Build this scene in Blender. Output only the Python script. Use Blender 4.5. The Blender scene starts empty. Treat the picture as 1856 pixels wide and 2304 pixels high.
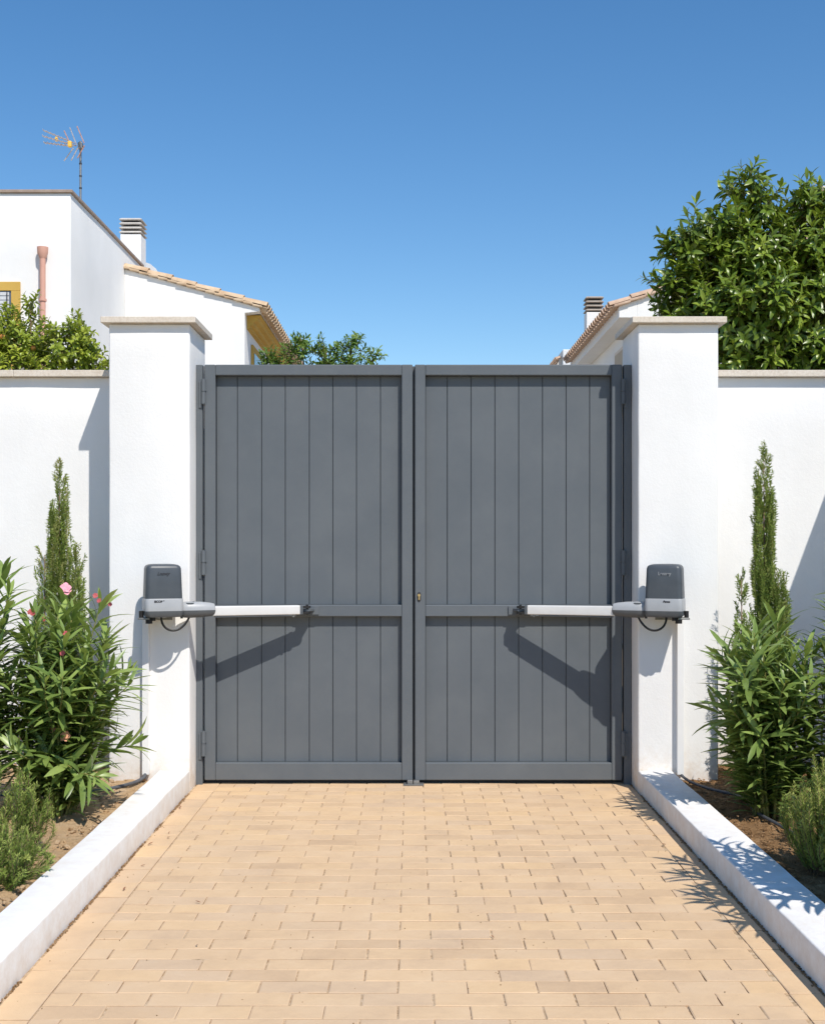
import bpy, bmesh, math, random
from mathutils import Vector, Matrix, noise
R = math.radians
random.seed(7)
sc = bpy.context.scene
COL = sc.collection

# ------------------------------------------------------------------ materials
def mat(name, col=(.5, .5, .5), rough=.6, metal=0.0, spec=.5):
    m = bpy.data.materials.new(name); m.use_nodes = True
    b = m.node_tree.nodes['Principled BSDF']
    b.inputs['Base Color'].default_value = (*col, 1)
    b.inputs['Roughness'].default_value = rough
    b.inputs['Metallic'].default_value = metal
    b.inputs['Specular IOR Level'].default_value = spec
    return m

class NT:
    def __init__(s, m):
        s.t = m.node_tree; s.n = s.t.nodes; s.l = s.t.links; s.b = s.n['Principled BSDF']
        s.co = s.n.new('ShaderNodeTexCoord')
    def noise(s, scale, detail=4, rough=.55, src='Object', stretch=None):
        n = s.n.new('ShaderNodeTexNoise')
        n.inputs['Scale'].default_value = scale; n.inputs['Detail'].default_value = detail
        n.inputs['Roughness'].default_value = rough
        if stretch:
            mp = s.n.new('ShaderNodeMapping'); mp.inputs['Scale'].default_value = stretch
            s.l.new(s.co.outputs[src], mp.inputs['Vector']); s.l.new(mp.outputs[0], n.inputs['Vector'])
        else:
            s.l.new(s.co.outputs[src], n.inputs['Vector'])
        return n.outputs['Fac']
    def ramp(s, fac, stops):
        r = s.n.new('ShaderNodeValToRGB'); e = r.color_ramp.elements
        while len(e) < len(stops): e.new(.5)
        for k, (p, c) in enumerate(stops):
            e[k].position = p; e[k].color = (*c, 1) if len(c) == 3 else c
        s.l.new(fac, r.inputs['Fac']); return r.outputs['Color']
    def mix(s, fac, a, b, mode='MIX'):
        x = s.n.new('ShaderNodeMix'); x.data_type = 'RGBA'; x.blend_type = mode
        for sock, v in ((x.inputs[0], fac), (x.inputs[6], a), (x.inputs[7], b)):
            if hasattr(v, 'links'): s.l.new(v, sock)
            elif isinstance(v, (int, float)): sock.default_value = v
            else: sock.default_value = (*v, 1)
        return x.outputs[2]
    def math(s, op, a, b=0.0, clamp=False):
        x = s.n.new('ShaderNodeMath'); x.operation = op; x.use_clamp = clamp
        for i, v in enumerate((a, b)):
            if hasattr(v, 'links'): s.l.new(v, x.inputs[i])
            else: x.inputs[i].default_value = v
        return x.outputs[0]
    def bump(s, h, strength, dist=.01, prev=None):
        b = s.n.new('ShaderNodeBump'); b.inputs['Strength'].default_value = strength
        b.inputs['Distance'].default_value = dist
        s.l.new(h, b.inputs['Height'])
        if prev is not None: s.l.new(prev, b.inputs['Normal'])
        return b.outputs['Normal']
    def color(s, c): s.l.new(c, s.b.inputs['Base Color'])
    def rough(s, c): s.l.new(c, s.b.inputs['Roughness'])
    def normal(s, c): s.l.new(c, s.b.inputs['Normal'])

def stucco(name, c1, c2, bump=.35, dirt=0.0, st=(3, 3, .8)):
    m = mat(name, c1, .85, spec=.2); t = NT(m)
    big = t.noise(1.7, 5, .6)
    streak = t.noise(1.0, 5, .6, stretch=st)
    fac = t.math('MULTIPLY', big, streak)
    c = t.ramp(fac, [(.12, c2), (.38, c1)])
    if dirt:
        geo = t.n.new('ShaderNodeNewGeometry'); sep = t.n.new('ShaderNodeSeparateXYZ')
        t.l.new(geo.outputs['Position'], sep.inputs[0])
        h = t.n.new('ShaderNodeMapRange'); h.inputs[1].default_value = .06; h.inputs[2].default_value = .34
        h.inputs[3].default_value = 1; h.inputs[4].default_value = 0
        t.l.new(sep.outputs['Z'], h.inputs[0])
        sp = t.noise(13, 6, .7)
        spl = t.math('MULTIPLY', h.outputs[0], t.math('MULTIPLY', t.math('SUBTRACT', sp, .34, True), 3.2, True))
        c = t.mix(t.math('MULTIPLY', spl, dirt), c, (.55, .38, .22))
    t.color(c)
    n1 = t.bump(t.noise(55, 5, .62), bump * .5, .010)
    n2 = t.bump(t.noise(210, 3, .6), bump * .5, .003, n1)
    n3 = t.bump(t.noise(6, 3, .5), .10, .02, n2)
    t.normal(n3)
    return m

M = {}
M['wall'] = stucco('white_render', (.85, .84, .82), (.79, .78, .76), .30, .55)
M['kerb'] = stucco('white_painted_concrete', (.87, .86, .84), (.84, .83, .81), .22, .30, (2, 2, 2))
M['house'] = stucco('house_render', (.85, .84, .82), (.80, .79, .77), .2, 0, (1.5, 1.5, 1.0))
M['ochre'] = stucco('ochre_paint', (.62, .40, .10), (.55, .34, .08), .15)
M['soffit'] = stucco('cream_paint', (.74, .66, .58), (.70, .61, .52), .15)

m = mat('limestone', (.62, .55, .45), .65, spec=.3); t = NT(m)
t.color(t.mix(.35, t.ramp(t.noise(5, 6, .65), [(.3, (.70, .63, .53)), (.55, (.62, .54, .44)), (.75, (.74, .68, .59))]),
              t.ramp(t.noise(60, 4, .7), [(.35, (.45, .38, .3)), (.6, (.75, .68, .6))])))
t.normal(t.bump(t.noise(90, 4), .25, .004)); M['stone'] = m

m = mat('grey_gate_paint', (.10, .107, .115), .42, spec=.28); t = NT(m)
t.color(t.ramp(t.noise(2.3, 5, .65), [(.3, (.106, .121, .135)), (.5, (.118, .132, .145)), (.72, (.132, .146, .157))]))
t.rough(t.ramp(t.noise(6, 5, .6), [(.3, (.40,) * 3), (.7, (.52,) * 3)]))
t.normal(t.bump(t.noise(420, 2), .06, .002, t.bump(t.noise(1.5, 2), .12, .01))); M['gate'] = m

m = mat('paver', (.6, .42, .26), .85, spec=.25); t = NT(m)
at = t.n.new('ShaderNodeAttribute'); at.attribute_name = 'tint'
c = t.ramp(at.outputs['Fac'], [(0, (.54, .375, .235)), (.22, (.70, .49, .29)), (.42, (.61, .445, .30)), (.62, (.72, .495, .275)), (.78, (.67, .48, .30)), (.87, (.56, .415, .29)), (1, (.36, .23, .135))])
c = t.mix(.42, c, t.ramp(t.noise(3.5, 6, .7), [(.3, (.52, .36, .225)), (.5, (.69, .48, .285)), (.72, (.76, .56, .36))]))
c = t.mix(t.math('MULTIPLY', t.math('SUBTRACT', t.noise(1.3, 5, .6), .5, True), 1.6, True), c, (.55, .40, .27))
c = t.mix(t.math('MULTIPLY', t.math('SUBTRACT', t.noise(75, 3, .6), .66, True), 3.0, True), c, (.34, .21, .12))
t.color(c)
t.normal(t.bump(t.noise(140, 4, .7), .3, .004, t.bump(t.noise(16, 4), .35, .008))); M['paver'] = m

m = mat('joint_sand', (.5, .34, .2), .95, spec=.1); t = NT(m)
t.color(t.ramp(t.noise(30, 6, .7), [(.3, (.24, .15, .09)), (.44, (.46, .32, .19)), (.58, (.64, .49, .33))]))
t.normal(t.bump(t.noise(150, 4), .6, .01)); M['sand'] = m

def soil(name, a, b, c):
    m = mat(name, a, .95, spec=.1); t = NT(m)
    at = t.n.new('ShaderNodeAttribute'); at.attribute_name = 'tint'
    c0 = t.ramp(t.noise(9, 7, .7), [(.3, a), (.52, b), (.75, c)])
    c0 = t.mix(t.math('MULTIPLY', at.outputs['Fac'], .6), c0, t.ramp(at.outputs['Fac'], [(0, a), (.5, b), (1, c)]))
    t.color(c0)
    t.normal(t.bump(t.noise(120, 4, .7), .6, .01, t.bump(t.noise(30, 5, .7), .7, .03)))
    return m
M['soil'] = soil('dry_soil', (.50, .32, .165), (.66, .45, .255), (.76, .57, .37))
M['mulch'] = soil('mulch', (.14, .075, .035), (.36, .21, .10), (.64, .42, .24))
M['earth'] = soil('open_ground', (.33, .26, .18), (.42, .34, .24), (.5, .41, .30))

def leafmat(name, dark, mid, young, rough=.38, trans=.3, tcol=(.25, .42, .05)):
    m = mat(name, mid, rough, spec=.5 if rough < .5 else .15); t = NT(m)
    at = t.n.new('ShaderNodeAttribute'); at.attribute_name = 'tint'
    c = t.ramp(at.outputs['Fac'], [(0, dark), (.5, mid), (.95, young)])
    c = t.mix(.18, c, t.ramp(t.noise(25, 3), [(.3, dark), (.7, young)]))
    t.color(c)
    tr = t.n.new('ShaderNodeBsdfTranslucent')
    tc = t.mix(.6, c, tcol); t.l.new(tc, tr.inputs['Color'])
    ms = t.n.new('ShaderNodeMixShader'); ms.inputs[0].default_value = trans
    t.l.new(t.b.outputs[0], ms.inputs[1]); t.l.new(tr.outputs[0], ms.inputs[2])
    t.l.new(ms.outputs[0], t.n['Material Output'].inputs['Surface'])
    return m
M['oleander'] = leafmat('oleander_leaf', (.08, .14, .035), (.19, .28, .065), (.38, .48, .13), .36, .25, (.42, .52, .09))
M['laurel'] = leafmat('glossy_leaf', (.045, .085, .012), (.130, .210, .020), (.38, .46, .06), .34, .16, (.38, .46, .04))
M['citrus'] = leafmat('citrus_leaf', (.08, .13, .014), (.24, .32, .03), (.50, .55, .07), .36, .28, (.36, .44, .04))
M['shrub'] = leafmat('shrub_leaf', (.06, .12, .02), (.14, .24, .04), (.30, .40, .08), .4, .28)
M['cypress'] = leafmat('cypress_needle', (.10, .16, .025), (.24, .34, .06), (.50, .45, .19), .65, .25, (.2, .25, .08))
M['rosemary'] = leafmat('rosemary_needle', (.10, .16, .035), (.25, .34, .07), (.52, .56, .16), .65, .25, (.3, .38, .12))
def simple(name, a, b, rough, scale=20, metal=0., bump=.2, spec=.4):
    m = mat(name, a, rough, metal, spec); t = NT(m)
    t.color(t.ramp(t.noise(scale, 5, .6), [(.3, a), (.7, b)]))
    t.normal(t.bump(t.noise(scale * 4, 3), bump, .003)); return m
M['stem'] = simple('green_stem', (.16, .19, .05), (.26, .22, .07), .6, 30)
M['bark'] = simple('bark', (.13, .085, .05), (.24, .16, .10), .9, 40, bump=.7)
M['petal'] = simple('pink_petal', (.78, .25, .33), (.88, .45, .50), .6, 60)
M['bud'] = simple('red_bud', (.38, .06, .07), (.55, .13, .12), .6, 60)
M['peach'] = simple('peach_petal', (.72, .30, .17), (.82, .42, .26), .7, 60)
M['orange'] = simple('orange_fruit', (.62, .24, .05), (.7, .32, .10), .45, 90)
M['alu'] = simple('white_aluminium', (.64, .63, .61), (.68, .67, .65), .38, 15, bump=.03)
M['lplastic'] = simple('light_grey_plastic', (.34, .35, .36), (.38, .39, .40), .38, 12, bump=.03)
M['dplastic'] = simple('dark_grey_plastic', (.060, .070, .082), (.075, .085, .097), .40, 12, bump=.05)
M['mplastic'] = simple('mid_grey_plastic', (.085, .095, .105), (.10, .11, .12), .38, 12, bump=.03)
M['black'] = simple('black_rubber', (.012, .012, .012), (.022, .02, .02), .5, 40)
M['print'] = simple('printed_ink', (.03, .032, .04), (.04, .042, .05), .5, 40)
M['emboss'] = simple('embossed_mark', (.22, .235, .25), (.25, .26, .275), .35, 40)
M['hose'] = simple('grey_hose', (.07, .075, .085), (.11, .115, .125), .55, 40)
M['steel'] = simple('galvanised_steel', (.24, .24, .235), (.30, .295, .28), .42, 25, metal=.6)
M['brass'] = simple('brass', (.55, .38, .16), (.65, .48, .22), .35, 40, metal=.8)
M['trunk'] = simple('white_pvc', (.80, .79, .77), (.83, .82, .80), .45, 12, bump=.05)
M['pink'] = simple('salmon_pipe', (.62, .33, .25), (.66, .37, .28), .6, 12)
M['coping'] = simple('brown_coping', (.30, .22, .17), (.40, .31, .25), .7, 12)
M['tile'] = simple('clay_tile', (.48, .32, .19), (.70, .54, .37), .85, 5, bump=.4)
M['tilered'] = simple('red_clay_tile', (.46, .30, .20), (.68, .50, .37), .85, 5, bump=.4)
M['concrete'] = simple('concrete', (.50, .46, .41), (.62, .58, .53), .85, 8, bump=.4)
M['conc_dark'] = simple('weathered_concrete', (.32, .27, .22), (.46, .40, .34), .85, 8, bump=.4)
M['glass'] = simple('window_glass', (.10, .11, .13), (.14, .15, .17), .12, 3, bump=.0, spec=.8)
M['blind'] = simple('pale_blind', (.60, .61, .63), (.68, .69, .70), .6, 10)
M['iron'] = simple('dark_iron', (.03, .03, .035), (.05, .05, .055), .5, 30)
M['yellow'] = simple('yellow_plastic', (.85, .50, .08), (.9, .55, .1), .45, 30)
M['rod'] = simple('antenna_rod', (.55, .47, .44), (.68, .62, .58), .4, 30, metal=.5)
M['rust'] = simple('rusty_rod', (.42, .22, .16), (.60, .36, .26), .6, 60)
M['dry'] = simple('dry_leaf', (.22, .10, .06), (.36, .19, .10), .8, 60)
M['tan'] = simple('tan_shutter', (.45, .36, .26), (.5, .41, .3), .7, 10)

# ------------------------------------------------------------------ mesh builder
class MB:
    def __init__(s): s.v = []; s.f = []; s.t = []
    def add(s, vs, fs, tint=.5):
        o = len(s.v); s.v += [tuple(v) for v in vs]; s.t += [tint] * len(vs)
        s.f += [tuple(i + o for i in f) for f in fs]
    def box(s, x0, x1, y0, y1, z0, z1, tint=.5):
        s.add([(x0, y0, z0), (x1, y0, z0), (x1, y1, z0), (x0, y1, z0), (x0, y0, z1), (x1, y0, z1), (x1, y1, z1), (x0, y1, z1)],
              [(0, 3, 2, 1), (4, 5, 6, 7), (0, 1, 5, 4), (1, 2, 6, 5), (2, 3, 7, 6), (3, 0, 4, 7)], tint)
        return s
    def tube(s, pts, r, n=8, cap=True, tint=.5):
        pts = [Vector(p) for p in pts]
        rs = r if isinstance(r, (list, tuple)) else [r] * len(pts)
        vs = []; fs = []; ref = None
        for i, p in enumerate(pts):
            d = (pts[min(i + 1, len(pts) - 1)] - pts[max(i - 1, 0)]).normalized()
            if ref is None:
                ref = d.orthogonal().normalized()
            ref = (ref - d * ref.dot(d)).normalized(); b = d.cross(ref)
            for k in range(n):
                a = 2 * math.pi * k / n
                vs.append(p + (ref * math.cos(a) + b * math.sin(a)) * rs[i])
        for i in range(len(pts) - 1):
            for k in range(n):
                k2 = (k + 1) % n
                fs.append((i * n + k, i * n + k2, (i + 1) * n + k2, (i + 1) * n + k))
        if cap:
            fs.append(tuple(range(n))[::-1]); fs.append(tuple((len(pts) - 1) * n + k for k in range(n)))
        s.add(vs, fs, tint); return s
    def prism(s, poly, axis, a, b, tint=.5):
        """poly: list of 2-D points; axis 'x','y','z' = extrusion axis"""
        n = len(poly); vs = []
        for c in (a, b):
            for (u, w) in poly:
                vs.append({'y': (u, c, w), 'x': (c, u, w), 'z': (u, w, c)}[axis])
        fs = [tuple(range(n)), tuple(range(2 * n - 1, n - 1, -1))]
        for k in range(n):
            k2 = (k + 1) % n; fs.append((k, k + n, k2 + n, k2))
        s.add(vs, fs, tint); return s
    def blob(s, c, r, sq=(1, 1, 1), seed=0, jit=.25, tint=.5, n=6, m=4):
        vs = [(c[0], c[1], c[2] + r * sq[2])]
        rnd = random.Random(seed)
        for j in range(1, m):
            ph = math.pi * j / m
            for k in range(n):
                a = 2 * math.pi * (k + .5 * (j % 2)) / n; q = r * (1 + rnd.uniform(-jit, jit))
                vs.append((c[0] + q * sq[0] * math.sin(ph) * math.cos(a), c[1] + q * sq[1] * math.sin(ph) * math.sin(a), c[2] + q * sq[2] * math.cos(ph)))
        vs.append((c[0], c[1], c[2] - r * sq[2])); L = len(vs) - 1
        fs = [(0, 1 + k, 1 + (k + 1) % n) for k in range(n)]
        for j in range(m - 2):
            for k in range(n):
                a = 1 + j * n + k; b = 1 + j * n + (k + 1) % n
                fs.append((a, a + n, b + n, b))
        o = 1 + (m - 2) * n
        fs += [(L, o + (k + 1) % n, o + k) for k in range(n)]
        s.add(vs, fs, tint); return s
    def leaf(s, p, d, up, L, W, curl=.3, nseg=4, tint=.5, fold=.25):
        d = d.normalized(); side = d.cross(up)
        if side.length < 1e-4: side = d.orthogonal()
        side.normalize(); nrm = side.cross(d).normalized()
        vs = []; fs = []; pos = Vector(p); dd = d.copy(); st = L / nseg
        for i in range(nseg + 1):
            u = i / nseg
            w = W * .5 * (math.sin(math.pi * min(1, u * .96 + .03)) ** .75)
            if i == nseg: w = W * .02
            n2 = side.cross(dd).normalized()
            vs += [pos + side * w + n2 * w * fold, pos.copy(), pos - side * w + n2 * w * fold]
            pos = pos + dd * st
            dd = (dd - nrm * curl * st / L * 1.2).normalized()
        for i in range(nseg):
            a = i * 3
            fs += [(a, a + 1, a + 4, a + 3), (a + 1, a + 2, a + 5, a + 4)]
        s.add(vs, fs, tint)
    def needle(s, p, d, side, L, W, tint=.5):
        m_ = p + d * L * .45; q = side * W * .5
        s.add([p, m_ + q, p + d * L, m_ - q], [(0, 1, 2, 3)], tint)
    def build(s, name, m, parent=None, smooth=False, bevel=0, seg=2, recalc=False, ang=35, loc=None):
        me = bpy.data.meshes.new(name); me.from_pydata([tuple(v) for v in s.v], [], s.f)
        a = me.attributes.new('tint', 'FLOAT', 'POINT'); a.data.foreach_set('value', s.t)
        me.materials.append(m)
        if recalc:
            bm = bmesh.new(); bm.from_mesh(me); bmesh.ops.recalc_face_normals(bm, faces=bm.faces); bm.to_mesh(me); bm.free()
        if smooth:
            me.polygons.foreach_set('use_smooth', [True] * len(me.polygons))
            if smooth != 'all': me.set_sharp_from_angle(angle=R(ang))
        me.update()
        o = bpy.data.objects.new(name, me); COL.objects.link(o)
        if parent: o.parent = parent
        if loc: o.location = loc
        if bevel:
            b = o.modifiers.new('bevel', 'BEVEL'); b.width = bevel; b.segments = seg; b.limit_method = 'ANGLE'; b.angle_limit = R(40)
            b.harden_normals = False
        return o

def tag(o, label=None, cat=None, group=None, kind=None):
    if label: o['label'] = label
    if cat: o['category'] = cat
    if group: o['group'] = group
    if kind: o['kind'] = kind
    return o
def empty(name, loc, label, cat, group=None, rz=0):
    o = bpy.data.objects.new(name, None); COL.objects.link(o); o.location = loc; o.rotation_euler.z = rz
    o.empty_display_size = .1
    return tag(o, label, cat, group)

def rough_box(name, m, x0, x1, y0, y1, z0, z1, parent=None, step=.12, amp=.003, bevel=.01):
    """hand-rendered block: bevelled, then gridded and slightly wavy"""
    bm = bmesh.new()
    bmesh.ops.create_cube(bm, size=1)
    for v in bm.verts:
        v.co = Vector((x0 + (v.co.x + .5) * (x1 - x0), y0 + (v.co.y + .5) * (y1 - y0), z0 + (v.co.z + .5) * (z1 - z0)))
    for ax, (a, b) in enumerate(((x0, x1), (y0, y1), (z0, z1))):
        n = max(1, int((b - a) / step))
        for k in range(1, n):
            co = [0, 0, 0]; no = [0, 0, 0]; co[ax] = a + (b - a) * k / n; no[ax] = 1
            bmesh.ops.bisect_plane(bm, geom=bm.verts[:] + bm.edges[:] + bm.faces[:], plane_co=co, plane_no=no)
    sharp = [e for e in bm.edges if len(e.link_faces) == 2 and e.calc_face_angle(0) > .5]
    bmesh.ops.bevel(bm, geom=sharp, offset=bevel, segments=3, affect='EDGES', profile=.5)
    for v in bm.verts:
        p = v.co * 3.1
        v.co += Vector((noise.noise(p), noise.noise(p + Vector((9, 0, 0))), noise.noise(p + Vector((0, 7, 0))))) * amp
        p = v.co * 14
        v.co += Vector((noise.noise(p), noise.noise(p + Vector((9, 0, 0))), noise.noise(p + Vector((0, 7, 0))))) * amp * .35
    me = bpy.data.meshes.new(name); bm.to_mesh(me); bm.free(); me.materials.append(m)
    me.polygons.foreach_set('use_smooth', [True] * len(me.polygons)); me.set_sharp_from_angle(angle=R(50))
    o = bpy.data.objects.new(name, me); COL.objects.link(o)
    if parent: o.parent = parent
    return o

def text_mesh(name, body, size, m, parent, mtx, extrude=.0006, shear=0.0, bold=0.0, sx=1.0):
    c = bpy.data.curves.new(name, 'FONT'); c.body = body; c.size = size; c.extrude = extrude; c.shear = shear
    c.offset = bold; c.align_x = 'CENTER'; c.align_y = 'CENTER'; c.space_character = sx
    tmp = bpy.data.objects.new(name + '_tmp', c); COL.objects.link(tmp)
    dg = bpy.context.evaluated_depsgraph_get()
    me = bpy.data.meshes.new_from_object(tmp.evaluated_get(dg))
    bpy.data.objects.remove(tmp); me.transform(mtx); me.materials.clear(); me.materials.append(m)
    o = bpy.data.objects.new(name, me); COL.objects.link(o); o.parent = parent
    return o

# ------------------------------------------------------------------ camera, light
F = 2780.0; CH = 1.647; CD = 8.53
cam = bpy.data.objects.new('camera', bpy.data.cameras.new('camera')); COL.objects.link(cam)
cam.location = (0, -CD, CH); cam.rotation_euler = (R(90), 0, 0)
cam.data.sensor_fit = 'VERTICAL'; cam.data.sensor_height = 36; cam.data.lens = F / 2304 * 36
cam.data.shift_y = 76 / 2304; cam.data.shift_x = 3 / 2304
cam.data.clip_end = 2000; sc.camera = cam
LD = Vector((-.52, 1, -1.40)).normalized()
el = math.asin(-LD.z); az = math.atan2(-LD.x, -LD.y)
sun = bpy.data.objects.new('sun', bpy.data.lights.new('sun', 'SUN')); COL.objects.link(sun)
sun.data.energy = 5.0; sun.data.angle = R(.5); sun.data.color = (1, .945, .865)
sun.rotation_euler = LD.to_track_quat('-Z', 'Y').to_euler(); sun.location = (4, -8, 12)
w = bpy.data.worlds.new('World'); sc.world = w; w.use_nodes = True
nt = w.node_tree; sky = nt.nodes.new('ShaderNodeTexSky'); sky.sky_type = 'NISHITA'; sky.sun_disc = False
sky.sun_elevation = el; sky.sun_rotation = az; sky.air_density = 1.0; sky.dust_density = .08; sky.ozone_density = 2.2
sky.altitude = 0
hs_ = nt.nodes.new('ShaderNodeHueSaturation'); hs_.inputs['Saturation'].default_value = 1.27; hs_.inputs['Value'].default_value = 1.10
nt.links.new(sky.outputs[0], hs_.inputs['Color']); nt.links.new(hs_.outputs[0], nt.nodes['Background'].inputs['Color'])
nt.nodes['Background'].inputs['Strength'].default_value = .145
sc.view_settings.view_transform = 'Standard'; sc.view_settings.look = 'None'
sc.view_settings.exposure = -.15; sc.view_settings.gamma = 1

def P(px, py, z):
    """point at distance z in front of the camera from a native photo pixel"""
    return Vector(((px - 925) * z / F, z - CD, CH - (py - 1228) * z / F))

# ------------------------------------------------------------------ ground, pavers, beds
GL, GR = -1.485, 1.52          # inner faces of the opening
g = MB(); g.add([(-400, -60, -.06), (400, -60, -.06), (400, 900, -.06), (-400, 900, -.06)], [(0, 1, 2, 3)])
tag(g.build('ground', M['earth']), kind='structure')
b = MB(); b.box(GL - .05, GR + .05, -11, 3.6, -.08, -.03)
for j_ in range(900):
    for i_ in range(61):
        x_ = GL - .02 + (GR - GL + .04) * i_ / 60; y_ = -10.9 + 14.4 * j_ / 899
        b.v.append((x_, y_, -.0046 + .0038 * noise.noise((x_ * 9, y_ * 9, 0)) + .0015 * noise.noise((x_ * 40, y_ * 40, 0)))); b.t.append(.5)
for j_ in range(899):
    for i_ in range(60):
        a_ = 8 + j_ * 61 + i_; b.f.append((a_, a_ + 1, a_ + 62, a_ + 61))
dw = b.build('driveway_base', M['sand']); tag(dw, kind='structure')
pv = MB()
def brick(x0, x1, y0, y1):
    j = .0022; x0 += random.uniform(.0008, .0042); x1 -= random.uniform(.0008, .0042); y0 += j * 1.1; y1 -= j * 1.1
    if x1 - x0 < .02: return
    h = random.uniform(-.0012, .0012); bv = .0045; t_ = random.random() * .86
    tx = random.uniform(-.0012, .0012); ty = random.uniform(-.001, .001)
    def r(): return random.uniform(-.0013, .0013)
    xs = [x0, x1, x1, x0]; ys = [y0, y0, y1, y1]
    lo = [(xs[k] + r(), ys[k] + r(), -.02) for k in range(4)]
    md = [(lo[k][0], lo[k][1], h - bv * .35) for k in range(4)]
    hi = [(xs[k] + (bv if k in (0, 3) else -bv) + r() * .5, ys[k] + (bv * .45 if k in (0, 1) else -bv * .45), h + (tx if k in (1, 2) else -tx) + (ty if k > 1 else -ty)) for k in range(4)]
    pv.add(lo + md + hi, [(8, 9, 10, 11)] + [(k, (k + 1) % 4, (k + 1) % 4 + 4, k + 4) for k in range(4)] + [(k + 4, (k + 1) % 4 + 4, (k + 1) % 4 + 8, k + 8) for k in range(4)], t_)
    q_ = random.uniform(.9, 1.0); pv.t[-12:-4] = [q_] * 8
BX0, BX1 = -1.322, 1.388; row0 = -4.23
for i in range(-54, 62):
    y0 = row0 + i * .1247
    if y0 < -10.9 or y0 > 3.4: continue
    off = -.049 if i % 2 == 0 else -.178
    k0 = math.floor((BX0 - off) / .2585); x = off + k0 * .2585
    while x < BX1:
        a = max(x, BX0); c = min(x + .2585, BX1)
        brick(a, c, y0, y0 + .1247); x += .2585
y0 = row0 - .008 - 27 * .2494
while y0 < 3.3:
    brick(GL + .012, BX0, y0, y0 + .2494); brick(BX1, GR - .012, y0, y0 + .2494); y0 += .2494
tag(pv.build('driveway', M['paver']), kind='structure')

def bed(name, x0, x1, m, seed, lvl):
    b = MB(); nx = int((x1 - x0) / .035); ny = int(9.5 / .035)
    if x1 - x0 > 3: nx = int((x1 - x0) / .05)
    for j in range(ny + 1):
        for i in range(nx + 1):
            x = x0 + (x1 - x0) * i / nx; y = -9.3 + (9.6) * j / ny
            h = lvl + .022 * noise.noise((x * 1.6 + seed, y * 1.6, 0)) + .018 * noise.noise((x * 6 + seed, y * 6, 1)) + .014 * noise.noise((x * 19, y * 19 + seed, 2)) + .005 * noise.noise((x * 43, y * 43, 2))
            b.v.append((x, y, h)); b.t.append(.5)
    for j in range(ny):
        for i in range(nx):
            a = j * (nx + 1) + i; b.f.append((a, a + 1, a + nx + 2, a + nx + 1))
    return tag(b.build(name, m, smooth='all'), kind='structure')
bed('planting_bed', -4.2, -1.69, M['soil'], 3, .075)
bed('planting_bed', 1.75, 3.26, M['mulch'], 11, .072)
cl = MB()
for k in range(2600):
    x = -1.71 - random.random() ** 1.2 * 1.9; y = random.uniform(-4.2, .25); r = random.choice((.004, .006, .008, .011, .016)) * random.uniform(.6, 1.2)
    cl.blob((x, y, .078 + r * .3 + .022 * noise.noise((x * 1.6 + 3, y * 1.6, 0))), r, (1, 1, .7), k, .35, random.random(), 5, 3)
tag(cl.build('soil_clods', M['soil']), 'crumbly dry ochre soil clods scattered over the left planting bed', 'soil', kind='stuff')
ch = MB()
for k in range(5200):
    x = 1.78 + random.random() * 1.4; y = random.uniform(-4.5, .25); a = random.uniform(0, 6.28); L = random.uniform(.008, .03); W_ = random.uniform(.004, .010)
    c = Vector((x, y, .078 + .022 * noise.noise((x * 1.6 + 11, y * 1.6, 0)) + random.uniform(0, .012))); d = Vector((math.cos(a), math.sin(a), random.uniform(-.3, .3))).normalized(); s_ = d.cross(Vector((random.uniform(-.5, .5), random.uniform(-.5, .5), 1))).normalized()
    up = s_.cross(d) * .002
    q = [c + d * L * .5 + s_ * W_ * .4, c + d * L * .5 - s_ * W_ * .3, c - d * L * .5 - s_ * W_ * .5, c - d * L * .5 + s_ * W_ * .5]
    ch.add([p + up for p in q] + [p - up for p in q], [(0, 1, 2, 3), (7, 6, 5, 4), (0, 4, 5, 1), (1, 5, 6, 2), (2, 6, 7, 3), (3, 7, 4, 0)], random.random())
tag(ch.build('bark_mulch', M['mulch']), 'brown bark chips and dead leaves littering the right planting bed', 'mulch', kind='stuff')

cr = MB()
for k in range(1500):
    side_ = random.random() < .5; x = (GL + .003 + abs(random.gauss(0, .007))) if side_ else (GR - .003 - abs(random.gauss(0, .007)))
    y = random.uniform(-4.4, -.02)
    if noise.noise((y * 2.3, 5 if side_ else 9, 0)) < -.15: continue
    r = random.uniform(.0015, .0055); cr.blob((x, y, .001 + r * .2), r, (1, 1.6, .6), k, .35, random.random(), 5, 3)
for k in range(260):
    x = random.uniform(GL, GR); y = random.uniform(-4.3, -.05); r = random.uniform(.001, .0028); cr.blob((x, y, .0015), r, (1, 1.5, .6), k, .3, random.random() * .6, 5, 3)
tag(cr.build('joint_crumbs', M['mulch']), 'brown crumbs and grit gathered on the pavers along the foot of both kerbs', 'grit', kind='stuff')
# low kerb walls
tag(rough_box('kerb_wall', M['kerb'], GL - .205, GL, -9.2, -.2345, -.05, .14, step=.16, amp=.003, bevel=.009), 'low white rendered kerb left of the driveway, sunlit on top and face', 'kerb', 'low kerbs edging the driveway')
tag(rough_box('kerb_wall', M['kerb'], GR, GR + .225, -9.2, -.2345, -.05, .14, step=.16, amp=.003, bevel=.009), 'low white rendered kerb right of the driveway, inner face shaded, leaf shadows on top', 'kerb', 'low kerbs edging the driveway')
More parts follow.
